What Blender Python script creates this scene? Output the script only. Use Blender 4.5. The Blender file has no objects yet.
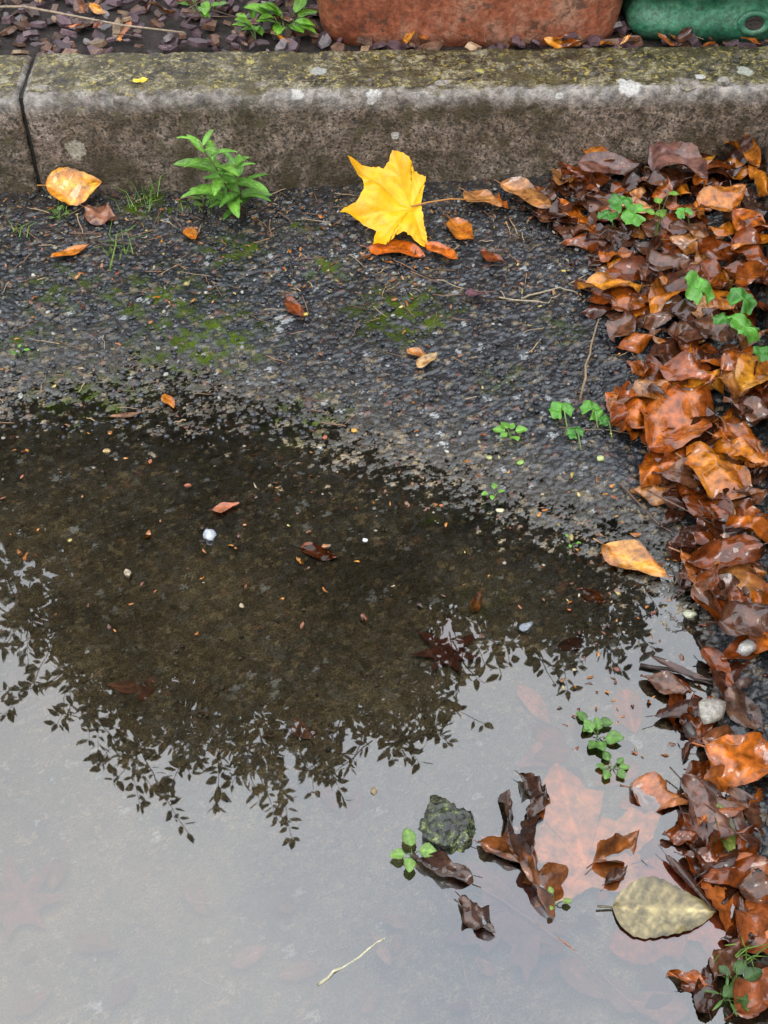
import bpy, math, random
import numpy as np
from mathutils import Vector, Matrix, noise as mn
random.seed(7); rng=np.random.default_rng(7)
sc=bpy.context.scene
sc.view_settings.view_transform='Standard'; sc.view_settings.look='None'; sc.view_settings.exposure=0
# ---------------------------------------------------------------- camera
CH=1.3; P=math.radians(46); F=1250.0
cam=bpy.data.cameras.new("camera"); co=bpy.data.objects.new("camera",cam); sc.collection.objects.link(co)
co.location=(0,0,CH); co.rotation_euler=(math.radians(90)-P,0,0)
cam.sensor_fit='VERTICAL'; cam.sensor_height=36; cam.lens=36*F/1024; cam.clip_end=1000; cam.clip_start=.02
sc.camera=co
cp,sp=math.cos(P),math.sin(P)
def ray(u,v):
    a=(u-384)/F; b=(512-v)/F
    return a, cp+b*sp, -sp+b*cp
# ---------------------------------------------------------------- terrain height
def rk_x(y): return .713+(y-2.12)*.1876      # inner face of the side kerb
def sn(x,y,f,o): return np.sin(x*f+o)*np.cos(y*f*1.13+o*2.1)
def H(x,y):
    x=np.asarray(x,float); y=np.asarray(y,float)
    s=y-1.50+.40*np.maximum(0,x+.6)**2*(x<1)
    s=s+.03*sn(x,y,7,.4)+.018*sn(x,y,17,1.9)+.010*sn(x,y,37,.9)
    z=.011*s+.045*s*np.abs(s)
    z=np.maximum(z,-.030+.003*sn(x,y,9,2.)); z=np.minimum(z,.05)
    d=rk_x(y)-x
    t=np.clip(1-d/.10,0,1); z=z+.018*t*t*(3-2*t)
    z=np.where(y<-1.6,np.minimum(.03,z+.05*(-1.6-y)),z)
    z=np.where(x<-2.6,np.minimum(.03,z+.05*(-2.6-x)),z)
    return z
def G(u,v,dz=0.,plane=None):
    a,b,c=ray(u,v); z=0.
    for _ in range(6):
        t=(CH-z)/(-c); x,y=a*t,b*t
        z=float(H(x,y))+dz if plane is None else plane
    return Vector((x,y,z))
def top(x,y): return max(float(H(x,y)),0.0)
# ---------------------------------------------------------------- mesh helpers
class Acc:
    def __init__(s): s.V=[];s.Fc=[];s.C=[];s.n=0
    def add(s,V,Fc,C):
        V=np.asarray(V,float); C=np.asarray(C,float)
        if C.ndim==1: C=np.tile(C,(len(V),1))
        s.V.append(V); s.C.append(C); s.Fc+= [tuple(i+s.n for i in f) for f in Fc]; s.n+=len(V)
    def build(s,name,mat,smooth=True,parent=None):
        me=bpy.data.meshes.new(name); V=np.concatenate(s.V); C=np.concatenate(s.C)
        me.from_pydata(V.tolist(),[],s.Fc)
        at=me.color_attributes.new("Col",'FLOAT_COLOR','POINT')
        at.data.foreach_set("color",np.hstack([np.clip(C,0,1),np.ones((len(C),1))]).ravel())
        if smooth: me.polygons.foreach_set("use_smooth",[True]*len(me.polygons))
        me.materials.append(mat); me.update()
        o=bpy.data.objects.new(name,me); sc.collection.objects.link(o)
        if parent: o.parent=parent
        return o
def grid_faces(a,b):
    return [(i*b+j,i*b+j+1,(i+1)*b+j+1,(i+1)*b+j) for i in range(a-1) for j in range(b-1)]
def tube(acc,pts,r0,r1,col,n=6):
    pts=[Vector(p) for p in pts]; V=[]
    for i,p in enumerate(pts):
        d=(pts[min(i+1,len(pts)-1)]-pts[max(i-1,0)]).normalized()
        q=d.orthogonal().normalized(); w=d.cross(q); r=r0+(r1-r0)*i/(len(pts)-1)
        for k in range(n):
            a=2*math.pi*k/n; V.append(p+q*(r*math.cos(a))+w*(r*math.sin(a)))
    Fc=[(i*n+k,i*n+(k+1)%n,(i+1)*n+(k+1)%n,(i+1)*n+k) for i in range(len(pts)-1) for k in range(n)]
    Fc.append(tuple(range(n))); Fc.append(tuple(range((len(pts)-1)*n,len(pts)*n)))
    acc.add([tuple(v) for v in V],Fc,col)
def place(V,loc,yaw,pitch=0,roll=0):
    M=Matrix.Translation(loc)@Matrix.Rotation(yaw,4,'Z')@Matrix.Rotation(pitch,4,'Y')@Matrix.Rotation(roll,4,'X')
    M=np.array(M); return V@M[:3,:3].T+M[:3,3]
def mixc(a,b,t):
    t=np.clip(t,0,1)[:,None]; return np.asarray(a)*(1-t)+np.asarray(b)*t
def ovate(L,W,col,col2=None,bend=0.,cross=0.,fold=.0,wav=.06,vein=1.25,nv=8,nt=26,ns=11,stem=.15,corr=.012,tip=1.0,serr=.03,edge=.7):
    """leaf blade lying along +x, centre at origin; returns V,F,C"""
    t=np.repeat(np.linspace(0,1,nt),ns); s=np.tile(np.linspace(-1,1,ns),nt)
    o=random.uniform(0,6); o2=random.uniform(0,6)
    w=np.abs(np.sin(np.pi*t**.82))**.72*(1-.25*t*tip)*W/2
    w=w*(1+serr*np.sin(t*nv*2*np.pi*2)+.08*np.sin(t*8+s*2+o2)+max(0,wav-.1)*1.2*np.sin(t*17+o+s))+W*.004
    ph=(t-.30*np.abs(s)*W/L*1.2)*nv
    cr=np.abs(np.sin(np.pi*ph))
    z=corr*W*cr*(1-np.abs(s)*.3)+fold*np.abs(s)*w+wav*W*np.sin(t*9+o)*s*s*np.sign(s+.01)+wav*W*.6*np.sin(t*5+s*3+o2)+wav*W*.22*np.sin(t*21+o2)*np.sin(s*6+o)
    b=cross*(1+.4*np.sin(t*4+o))
    b=np.where(np.abs(b)<1e-3,1e-3,b)
    y=np.sin(b*s)/b*w; z=z+(1-np.cos(b*s))/b*w*1.0
    a=bend if abs(bend)>1e-3 else 1e-3
    th=a*(t-.5); X=np.sin(th)/a*L-np.sin(th)*z; Z=(1-np.cos(th))/a*L+np.cos(th)*z
    y=y+W*.12*np.sin(t*3+o)*(abs(bend)+.3)
    c2=col if col2 is None else col2
    bl=.5+.5*np.sin(t*7*np.cos(o)+s*3+o)*np.cos(s*4*np.sin(o2)-t*5+o2)
    C=mixc(col,c2,bl**1.5)
    C=mixc(C,C*vein,((cr<.3)*1.)*.8); C=mixc(C,C*vein*1.1,(np.abs(s)<.12)*1.)
    C=mixc(C,C*edge,(np.abs(s)>.85)*1.)
    C=C*(.85+.3*rng.random(len(C)))[:,None]
    V=np.stack([X,y,Z],1); Fc=grid_faces(nt,ns)
    if stem>0:
        n0=len(V); e=V[ns//2]; r=W*.018
        sx=[]; K=5
        for i in range(K):
            q=i/(K-1)*stem*L
            for k in range(4):
                aa=k*math.pi/2; sx.append((e[0]-q,e[1]+r*math.cos(aa)+.1*q*math.sin(o),e[2]+r*math.sin(aa)+q*.15))
        V=np.vstack([V,sx]); C=np.vstack([C,np.tile(np.asarray(col)*.6,(len(sx),1))])
        Fc+= [(n0+i*4+k,n0+i*4+(k+1)%4,n0+(i+1)*4+(k+1)%4,n0+(i+1)*4+k) for i in range(K-1) for k in range(4)]
    return V,Fc,C
def lobed(outline,tips,cen,scale,col,col2=None,vein=1.3,cup=0.1,wob=.03,rings=10,dens=5,crease=.012):
    """leaf from a star-shaped outline (unit coordinates, x/y) ; tips=list of indexes"""
    O=[np.array(p,float) for p in outline]; n=len(O); P2=[]
    for i in range(n):
        for k in range(dens):
            q=k/dens; P2.append(O[i]*(1-q)+O[(i+1)%n]*q)
    P2=np.array(P2)+rng.normal(0,.004,(n*dens,2)); c=np.array(cen,float); m=len(P2)
    V=[c]; 
    for r in range(1,rings+1): V+= list(c+(P2-c)*(r/rings))
    V=np.array(V); d=V-c; R=np.hypot(d[:,0],d[:,1])
    dist=np.full(len(V),9.)
    for ti in tips:
        tv=O[ti]-c; L=np.hypot(*tv); e=tv/L; al=d@e; pe=np.abs(d[:,0]*e[1]-d[:,1]*e[0])
        pe=np.where(al<0,9,pe)
        dist=np.minimum(dist,pe)
        for q in (.35,.55,.75):
            for sg in (1,-1):
                p0=c+tv*q; e2=np.array([e[0]*.75-sg*e[1]*.66,e[1]*.75+sg*e[0]*.66]); dd=V-p0
                a2=dd@e2; p2=np.abs(dd[:,0]*e2[1]-dd[:,1]*e2[0])
                dist=np.minimum(dist,np.where((a2<0)|(a2>.22),9,p2*1.6+.004))
    vm=np.exp(-(dist/.014)**2)
    o=random.uniform(0,6)
    z=cup*R**2+wob*np.sin(d[:,0]*9+o)*np.cos(d[:,1]*8+o)+wob*.5*np.sin(d[:,0]*19+o)*R+crease*np.minimum(dist/.05,1)
    c2=col if col2 is None else col2
    C=mixc(col,c2,(R/.6)**2*.6+.3*np.sin(d[:,0]*11+o)*np.cos(d[:,1]*13))
    C=mixc(C,np.asarray(C)*vein,vm)
    Fc=[(0,1+k,1+(k+1)%m) for k in range(m)]
    for r in range(rings-1):
        a=1+r*m; b=a+m
        Fc+= [(a+k,b+k,b+(k+1)%m,a+(k+1)%m) for k in range(m)]
    return np.stack([V[:,0],V[:,1],z],1)*scale,Fc,C
HALF=[(.15,-.06),(.42,-.08),(.34,.05),(.46,.10),(.38,.2),(.52,.30),(.66,.50),(.5,.48),(.44,.55),(.30,.46),(.20,.52),(.28,.70),(.16,.74),(.12,.86)]
MAPLE=[(0,0)]+HALF+[(0,1)]+[(-x,y) for x,y in HALF[::-1]]
MTIPS=[2,7,15,23,28]
def starleaf(n=7,inner=.30):
    pts=[];tips=[]
    for i in range(n):
        a=math.radians(-60+300*i/(n-1)); L=.95-.35*abs(i-(n-1)/2)/((n-1)/2)
        a0=math.radians(-60+300*(i-.5)/(n-1)); h=math.radians(90)
        pts.append((inner*math.sin(a0-h),inner*math.cos(a0-h)))
        pts.append((L*.6*math.sin(a-h-.20),L*.6*math.cos(a-h-.20)))
        tips.append(len(pts)); pts.append((L*math.sin(a-h),L*math.cos(a-h)))
        pts.append((L*.6*math.sin(a-h+.20),L*.6*math.cos(a-h+.20)))
    return pts,tips
# ---------------------------------------------------------------- materials
def newmat(name):
    m=bpy.data.materials.new(name); m.use_nodes=True; nt=m.node_tree; nt.nodes.clear()
    out=nt.nodes.new('ShaderNodeOutputMaterial'); return m,nt,out
def N(nt,t,**k):
    n=nt.nodes.new(t)
    for a,b in k.items(): setattr(n,a,b)
    return n
def noise(nt,scale,detail=5,rough=.6,vec=None):
    n=N(nt,'ShaderNodeTexNoise'); n.inputs['Scale'].default_value=scale; n.inputs['Detail'].default_value=detail; n.inputs['Roughness'].default_value=rough
    if vec: nt.links.new(vec,n.inputs['Vector'])
    return n.outputs['Fac']
def ramp(nt,fac,stops):
    r=N(nt,'ShaderNodeValToRGB'); e=r.color_ramp.elements
    while len(e)<len(stops): e.new(.5)
    for i,(p,c) in enumerate(stops):
        e[i].position=p; e[i].color=(c,c,c,1) if isinstance(c,(int,float)) else (*c,1)
    nt.links.new(fac,r.inputs[0]); return r.outputs[0]
def mix(nt,f,a,b,bt='MIX'):
    m=N(nt,'ShaderNodeMix',data_type='RGBA',blend_type=bt)
    for k,val in ((0,f),(6,a),(7,b)):
        sock=m.inputs[k]
        if isinstance(val,bpy.types.NodeSocket): nt.links.new(val,sock)
        elif isinstance(val,(int,float)): sock.default_value=val if k==0 else (val,val,val,1)
        else: sock.default_value=(*val,1)
    return m.outputs[2]
def attr_mat(name,rough=(.2,.45),nscale=60,namt=(.7,1.25),bump=.3,bscale=250,coat=0.,trans=0.,spec=.5,bd=.002,simple=False):
    m,nt,out=newmat(name); L=nt.links
    b=N(nt,'ShaderNodeBsdfPrincipled'); at=N(nt,'ShaderNodeAttribute',attribute_name="Col")
    if simple:
        L.new(at.outputs['Color'],b.inputs['Base Color']); b.inputs['Roughness'].default_value=.6; L.new(b.outputs[0],out.inputs[0]); return m
    tc=N(nt,'ShaderNodeTexCoord').outputs['Object']
    nf=noise(nt,nscale,5,.65,tc)
    mul=ramp(nt,nf,[(.35,namt[0]),(.65,namt[1])])
    c=mix(nt,1.,at.outputs['Color'],mul,'MULTIPLY'); L.new(c,b.inputs['Base Color'])
    L.new(ramp(nt,nf,[(.35,rough[0]),(.65,rough[1])]),b.inputs['Roughness'])
    b.inputs['Specular IOR Level'].default_value=spec
    bp=N(nt,'ShaderNodeBump'); bp.inputs['Strength'].default_value=bump; bp.inputs['Distance'].default_value=bd
    L.new(noise(nt,bscale,3,.6,tc),bp.inputs['Height']); L.new(bp.outputs[0],b.inputs['Normal'])
    if coat:
        b.inputs['Coat Weight'].default_value=coat; b.inputs['Coat Roughness'].default_value=.03; b.inputs['Coat IOR'].default_value=1.45
    if trans:
        tr=N(nt,'ShaderNodeBsdfTranslucent'); L.new(c,tr.inputs['Color']); ms=N(nt,'ShaderNodeMixShader'); ms.inputs[0].default_value=trans
        L.new(b.outputs[0],ms.inputs[1]); L.new(tr.outputs[0],ms.inputs[2]); L.new(ms.outputs[0],out.inputs[0])
    else: L.new(b.outputs[0],out.inputs[0])
    return m
M_leaf=attr_mat("wet_leaf",(.08,.20),60,(.35,1.25),.35,120,coat=.9,bd=.004,spec=.3)
M_sunk=attr_mat("sunken_leaf",(.5,.7),60,(.5,1.3),.3,120,bd=.004,spec=.1)
M_dry=attr_mat("damp_leaf",(.25,.5),60,(.85,1.1),.25,200,trans=.15)
M_green=attr_mat("green_leaf",(.25,.45),80,(.65,1.2),.3,200,trans=.2)
M_wood=attr_mat("twig_bark",(.35,.6),150,(.6,1.3),.5,300)
M_stone=attr_mat("wet_gravel",(.08,.35),200,(.6,1.3),.5,400,coat=.4)
M_chip=attr_mat("slate_chips",(.2,.5),60,(.6,1.4),.6,200)
M_crown=attr_mat("tree_foliage",simple=True)
M_bark=attr_mat("tree_bark",simple=True)

# ---------------------------------------------------------------- ground sheet
def worley(X,Y,cell,seed):
    r=np.random.default_rng(seed); T=512
    jx=r.random((T,T)); jy=r.random((T,T)); rv=r.random((T,T)); rs=r.random((T,T))
    ix=np.floor(X/cell).astype(int); iy=np.floor(Y/cell).astype(int)
    best=np.full(X.shape,9.); val=np.zeros(X.shape); sz=np.zeros(X.shape)
    for dx in (-1,0,1):
        for dy in (-1,0,1):
            cx=ix+dx; cy=iy+dy; a=cx%T; b=cy%T
            d=np.hypot(X/cell-cx-jx[a,b],Y/cell-cy-jy[a,b])
            m=d<best; best=np.where(m,d,best); val=np.where(m,rv[a,b],val); sz=np.where(m,rs[a,b],sz)
    return best,val,sz
st=.0024
xs=np.concatenate([[-150,-60,-20,-8,-4,-3,-2.6,-2.2,-1.8,-1.5,-1.2],np.arange(-1.0,.80,st),[.9,1.2,2,5,20,60,150]])
ys=np.concatenate([[-150,-60,-20,-8,-4,-3,-2.2,-1.8,-1.6,-1,-.5,-.2,.1,.25],np.arange(.40,2.16,st),[2.2,2.5,4,10,30,80,200]])
X,Y=np.meshgrid(xs,ys,indexing='ij')
H0=H(X,Y); Z=H0.copy()
Xw=X+.0022*np.sin(X*900+Y*300)+.002*np.sin(Y*700); Yw=Y+.0022*np.cos(Y*800-X*350)
d1,v1,s1=worley(Xw,Yw,.0115,1); d2,v2,s2=worley(Xw,Yw,.0058,2)
fine=((X>-1.02)&(X<.81)&(Y>.39)&(Y<2.17))*1.
r1=.32+.28*s1
dome1=np.sqrt(np.clip(1-(d1/r1)**2,0,1))*(.75+.6*(v1-.5))
r2=.5+.2*s2
dome2=np.sqrt(np.clip(1-(d2/r2)**2,0,1))*(.5+v2)
big=(s1>.34)
dry=np.clip((Z+.010)/.012,0,1)
amp=.0012+.0030*dry
Z=Z+fine*(amp*np.where(big,dome1,0)+.45*amp*dome2*np.where(big&(dome1>0),.2,1)-.0016)
Z=Z+fine*.0016*sn(X,Y,60,.3)*sn(X,Y,43,1.3)
sel=np.where(big&(dome1>.05),v1,v2); isst=((big&(dome1>.05))|(dome2>.25))*1.
g=.011+.042*np.abs(sel*1.7%1)**1.6
C=np.stack([g*.91,g*1.0,g*1.12],-1)
mat=np.array([.009,.008,.008])
C=mat*(1-isst[...,None])+C*isst[...,None]
tan=((sel>.90)&(isst>0))[...,None]; C=np.where(tan,np.array([.13,.10,.06])*(.5+.6*v2[...,None]),C)
wh=((sel<.02)&(isst>0))[...,None]; C=np.where(wh,np.array([.24,.25,.25]),C)
red=((sel>.87)&(sel<.90)&(isst>0))[...,None]; C=np.where(red,np.array([.10,.05,.035]),C)
# silt under water: brown fines coat the bed
wt=np.clip((-H0+.004)/.012,0,1)
sil=(wt*np.clip(.85+.22*sn(X,Y,23,1.1)*sn(X,Y,11,.2)+.15*sn(X,Y,90,.4),0,1))[...,None]
C=C*(1+1.5*wt[...,None])  # bed stones lightened under water to make up for light lost through it
C=C*(1-sil*.82)+np.array([.215,.165,.088])*(.55+.55*v2[...,None])*sil*.82
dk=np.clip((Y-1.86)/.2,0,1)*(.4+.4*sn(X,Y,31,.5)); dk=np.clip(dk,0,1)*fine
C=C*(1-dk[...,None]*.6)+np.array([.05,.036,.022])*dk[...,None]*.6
moss=np.zeros_like(X)
for (u,v,ru,s) in [(400,315,.11,1.),(200,340,.15,.75),(235,250,.07,.9),(160,300,.14,.6),(330,268,.06,.7),(60,290,.12,.5),(440,520,.05,.5),(150,205,.07,.8),(300,420,.12,.45),(560,330,.07,.5),(700,960,.05,.6),(480,600,.07,.35),(90,400,.14,.5),(300,230,.05,.6),(500,380,.07,.45),(30,340,.08,.5)]:
    p=G(u,v); moss=np.maximum(moss,s*np.exp(-(((X-p.x)/ru)**2+((Y-p.y)/(ru*.8))**2)*1.4))
mm=np.clip(moss*(1.0+1.0*sn(X+.01*np.sin(Y*60),Y+.01*np.sin(X*50),120,.7)+.9*sn(X,Y,67,2.)+1.7*(v2-.5))-.28,0,1)*fine
C=C*(1-mm[...,None])+np.array([.052,.075,.010])*mm[...,None]
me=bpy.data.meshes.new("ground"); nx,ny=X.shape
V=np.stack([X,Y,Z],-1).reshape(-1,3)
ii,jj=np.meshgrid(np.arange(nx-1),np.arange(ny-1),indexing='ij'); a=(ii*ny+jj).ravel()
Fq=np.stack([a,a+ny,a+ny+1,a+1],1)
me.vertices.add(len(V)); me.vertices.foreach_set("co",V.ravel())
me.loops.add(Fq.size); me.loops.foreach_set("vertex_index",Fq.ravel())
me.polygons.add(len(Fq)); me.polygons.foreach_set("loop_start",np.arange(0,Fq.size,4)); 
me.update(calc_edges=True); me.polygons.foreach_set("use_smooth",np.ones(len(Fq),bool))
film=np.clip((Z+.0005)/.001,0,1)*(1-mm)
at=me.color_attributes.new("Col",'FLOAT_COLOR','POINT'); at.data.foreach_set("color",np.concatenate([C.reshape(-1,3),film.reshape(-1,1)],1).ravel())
m,nt,out=newmat("wet_asphalt"); L=nt.links
b=N(nt,'ShaderNodeBsdfPrincipled'); A=N(nt,'ShaderNodeAttribute',attribute_name="Col"); tc=N(nt,'ShaderNodeTexCoord').outputs['Object']
c=mix(nt,1.,A.outputs['Color'],ramp(nt,noise(nt,420,3,.7,tc),[(.35,.5),(.65,1.5)]),'MULTIPLY')
n5=noise(nt,5,4,.6,tc); c=mix(nt,1.,c,ramp(nt,n5,[(.35,.7),(.65,1.3)]),'MULTIPLY')
L.new(c,b.inputs['Base Color']); L.new(ramp(nt,noise(nt,60,2,.5,tc),[(.35,.05),(.65,.22)]),b.inputs['Roughness'])
mu=N(nt,'ShaderNodeMath',operation='MULTIPLY'); L.new(A.outputs['Alpha'],mu.inputs[0]); mu.inputs[1].default_value=.5; L.new(mu.outputs[0],b.inputs['Specular IOR Level'])
mu=N(nt,'ShaderNodeMath',operation='MULTIPLY'); L.new(A.outputs['Alpha'],mu.inputs[0]); mu.inputs[1].default_value=.55; L.new(mu.outputs[0],b.inputs['Coat Weight']); b.inputs['Coat Roughness'].default_value=.03; b.inputs['Coat IOR'].default_value=1.4
bp=N(nt,'ShaderNodeBump'); bp.inputs['Strength'].default_value=.5; bp.inputs['Distance'].default_value=.0015
L.new(noise(nt,500,3,.65,tc),bp.inputs['Height']); L.new(bp.outputs[0],b.inputs['Normal']); L.new(b.outputs[0],out.inputs[0])
me.materials.append(m); go=bpy.data.objects.new("ground",me); sc.collection.objects.link(go)

# ---------------------------------------------------------------- puddle water
m,nt,out=newmat("water"); L=nt.links
tr=N(nt,'ShaderNodeBsdfTransparent'); tr.inputs[0].default_value=(.97,.96,.92,1)
gl=N(nt,'ShaderNodeBsdfGlossy'); gl.inputs['Roughness'].default_value=.012; gl.inputs['Color'].default_value=(1,1,1,1)
fr=N(nt,'ShaderNodeFresnel'); fr.inputs['IOR'].default_value=2.25
tc=N(nt,'ShaderNodeTexCoord').outputs['Object']
bp=N(nt,'ShaderNodeBump'); bp.inputs['Strength'].default_value=.025; bp.inputs['Distance'].default_value=.01
L.new(noise(nt,9,2,.4,tc),bp.inputs['Height']); L.new(bp.outputs[0],gl.inputs['Normal'])
ms=N(nt,'ShaderNodeMixShader'); L.new(fr.outputs[0],ms.inputs[0]); L.new(tr.outputs[0],ms.inputs[1]); L.new(gl.outputs[0],ms.inputs[2]); L.new(ms.outputs[0],out.inputs[0])
wm=bpy.data.meshes.new("puddle"); wm.from_pydata([(-3.6,-2.6,0),(.35,-2.6,0),(.78,1.95,0),(-3.6,1.95,0)],[],[(0,1,2,3)]); wm.materials.append(m)
wo=bpy.data.objects.new("puddle",wm); sc.collection.objects.link(wo)

# ---------------------------------------------------------------- kerbs
ROT=math.radians(1.3); KO=Vector((0,2.085,0))
KH=.222
def kerb_mat(spots):
    m,nt,out=newmat("kerb_concrete"); L=nt.links
    b=N(nt,'ShaderNodeBsdfPrincipled'); tcn=N(nt,'ShaderNodeTexCoord'); tc=tcn.outputs['Object']
    sep=N(nt,'ShaderNodeSeparateXYZ'); L.new(tc,sep.inputs[0])
    n1=noise(nt,9,6,.75,tc); n2=noise(nt,48,5,.75,tc); n3=noise(nt,230,3,.7,tc)
    base=ramp(nt,n1,[(.36,(.070,.048,.026)),(.46,(.150,.108,.072)),(.54,(.23,.17,.125)),(.66,(.33,.26,.21))])
    base=mix(nt,1.,base,ramp(nt,n2,[(.36,.35),(.5,.9),(.64,1.45)]),'MULTIPLY')
    base=mix(nt,1.,base,ramp(nt,n3,[(.36,.5),(.6,1.25)]),'MULTIPLY')
    sp_=ramp(nt,noise(nt,140,3,.6,tc),[(.54,0.),(.59,.85)]); base=mix(nt,sp_,base,(.022,.020,.012))
    mr=N(nt,'ShaderNodeMapRange'); mr.inputs[1].default_value=.180; mr.inputs[2].default_value=.212; L.new(sep.outputs[2],mr.inputs[0])
    geo=N(nt,'ShaderNodeNewGeometry'); s2=N(nt,'ShaderNodeSeparateXYZ'); L.new(geo.outputs['True Normal'],s2.inputs[0])
    topm=ramp(nt,s2.outputs[2],[(.80,0.),(.99,1.)])
    arr=mix(nt,1.,ramp(nt,mr.outputs[0],[(0,0.),(.6,1.)]),ramp(nt,n1,[(.38,.15),(.52,.75)]),'MULTIPLY')
    base=mix(nt,arr,base,mix(nt,1.,(.34,.31,.28),ramp(nt,n2,[(.36,.4),(.6,1.2)]),'MULTIPLY'))
    n4=noise(nt,34,6,.8,tc)
    topc=ramp(nt,n4,[(.40,(.010,.008,.004)),(.47,(.045,.034,.015)),(.53,(.13,.105,.046)),(.60,(.30,.265,.17))])
    topc=mix(nt,ramp(nt,noise(nt,13,5,.75,tc),[(.50,0.),(.58,.4)]),topc,mix(nt,1.,(.14,.115,.018),ramp(nt,n2,[(.38,.2),(.6,1.3)]),'MULTIPLY'))
    topc=mix(nt,ramp(nt,noise(nt,85,3,.6,tc),[(.59,0.),(.63,.75)]),topc,(.38,.30,.07))
    topc=mix(nt,1.,topc,ramp(nt,n3,[(.38,.4),(.58,1.35)]),'MULTIPLY')
    base=mix(nt,topm,base,topc)
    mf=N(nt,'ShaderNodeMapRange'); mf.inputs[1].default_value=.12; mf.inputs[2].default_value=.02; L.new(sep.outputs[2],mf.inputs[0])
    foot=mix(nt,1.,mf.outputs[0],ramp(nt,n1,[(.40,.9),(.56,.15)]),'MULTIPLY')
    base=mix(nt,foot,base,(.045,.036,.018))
    mp=ramp(nt,noise(nt,15,6,.75,tc),[(.52,0.),(.58,.8)]); base=mix(nt,mix(nt,1.,mp,ramp(nt,n2,[(.4,.4),(.55,1.)]),'MULTIPLY'),base,(.055,.042,.015))
    dist=noise(nt,70,3,.6,tc)
    for (x,y,z,r,col) in spots:
        vd=N(nt,'ShaderNodeVectorMath',operation='DISTANCE'); L.new(tc,vd.inputs[0]); vd.inputs[1].default_value=(x,y,z)
        ad=N(nt,'ShaderNodeMath',operation='MULTIPLY_ADD'); L.new(dist,ad.inputs[0]); ad.inputs[1].default_value=r*1.5; L.new(vd.outputs['Value'],ad.inputs[2])
        mk=N(nt,'ShaderNodeMapRange'); mk.inputs[1].default_value=r*1.85; mk.inputs[2].default_value=r*1.6; mk.inputs[3].default_value=0; mk.inputs[4].default_value=.9; L.new(ad.outputs[0],mk.inputs[0])
        base=mix(nt,mk.outputs[0],base,mix(nt,1.,col,ramp(nt,n3,[(.35,.6),(.6,1.15)]),'MULTIPLY'))
    L.new(base,b.inputs['Base Color']); L.new(ramp(nt,n2,[(.35,.25),(.6,.7)]),b.inputs['Roughness'])
    bp=N(nt,'ShaderNodeBump'); bp.inputs['Strength'].default_value=1.; bp.inputs['Distance'].default_value=.006
    L.new(mix(nt,.4,n2,n3),bp.inputs['Height']); L.new(bp.outputs[0],b.inputs['Normal']); L.new(b.outputs[0],out.inputs[0])
    return m
def kerb_stone(name,x0,x1,W,Ht,M,mat,parent):
    prof=[(0,z) for z in np.linspace(-.08,Ht-.022,26)]
    prof+= [(.020*(1-math.cos(a)),Ht-.022+.022*math.sin(a)) for a in np.linspace(.2,math.pi/2,7)]
    prof+= [(y,Ht) for y in np.linspace(.028,W-.01,18)]+[(W,Ht-.01)]+[(W,z) for z in np.linspace(Ht-.03,-.08,4)]
    nx=int((x1-x0)/.007); V=[]
    for i in range(nx+1):
        x=x0+(x1-x0)*i/nx; e=min(x-x0,x1-x); er=.006*max(0,1-e/.012)**2
        for (y,z) in prof:
            q=Vector((x+x0*3,y*1.,z))
            d=.005*mn.noise(q*9)+.0035*mn.noise(q*34)+.0020*mn.noise(q*100)
            chipd=max(0,mn.noise(q*22+Vector((5,0,0)))-.25)*.02*(1 if Ht-.03<z and y<.03 else 0)
            V.append((x,y+(d+chipd if z<Ht-.004 else 0)+er*(1 if y<.02 else 0),z-(er+abs(d)*1.3+chipd if z>Ht-.03 else 0)))
    n=len(prof); Fc=[(i*n+j,(i+1)*n+j,(i+1)*n+j+1,i*n+j+1) for i in range(nx) for j in range(n-1)]
    Fc.append(tuple(range(n))); Fc.append(tuple(reversed(range(nx*n,(nx+1)*n))))
    me=bpy.data.meshes.new(name); me.from_pydata(V,[],Fc); me.materials.append(mat)
    for p in me.polygons: p.use_smooth=len(p.vertices)==4
    o=bpy.data.objects.new(name,me); sc.collection.objects.link(o); o.matrix_world=M; o.parent=parent; return o
def empty(name):
    e=bpy.data.objects.new(name,None); sc.collection.objects.link(e); return e
Mk=Matrix.Translation(KO)@Matrix.Rotation(ROT,4,'Z'); Mki=Mk.inverted()
def on_kerb(u,v,topface=True):
    a,b,c=ray(u,v)
    if topface: t=(CH-KH)/(-c)
    else: t=2.085/b
    return Mki@Vector((a*t,b*t,CH+c*t))
LW=(.52,.50,.46); LY=(.42,.38,.10)
spots=[]
for (u,v,r,tf,c_) in [(298,91,.015,True,LW),(374,97,.015,False,LW),(318,70,.015,True,(.38,.38,.34)),(76,146,.018,False,(.38,.36,.28)),(630,84,.022,True,LW),(480,70,.008,True,LY),(250,60,.008,True,LY),(395,136,.007,False,LW),(128,95,.013,True,LW),(560,98,.008,False,LW),(700,76,.010,True,LW),(745,70,.015,True,(.38,.38,.32))]:
    p=on_kerb(u,v,tf); spots.append((p.x,p.y if tf else 0.,p.z,r,c_))
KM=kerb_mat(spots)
kf=empty("stone_kerb")
xj=-.648
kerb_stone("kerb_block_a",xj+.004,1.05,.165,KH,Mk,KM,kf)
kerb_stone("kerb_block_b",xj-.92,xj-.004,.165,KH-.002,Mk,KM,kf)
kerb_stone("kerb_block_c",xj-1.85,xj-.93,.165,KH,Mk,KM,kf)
acc=Acc(); 
V=[(x,y,z) for x in (xj-.006,xj+.006) for y in (.012,.15) for z in (-.05,KH-.014)]
V=[tuple(Mk@Vector(v)) for v in V]; acc.add(V,[(0,1,3,2),(4,6,7,5),(0,4,5,1),(1,5,7,3)],(.02,.018,.014)); acc.build("mortar_joint",M_wood,False,kf)
ks=empty("stone_kerb")
dirv=Vector((-.1876,-1,0)).normalized(); yv=Vector((-dirv.y,dirv.x,0))
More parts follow.
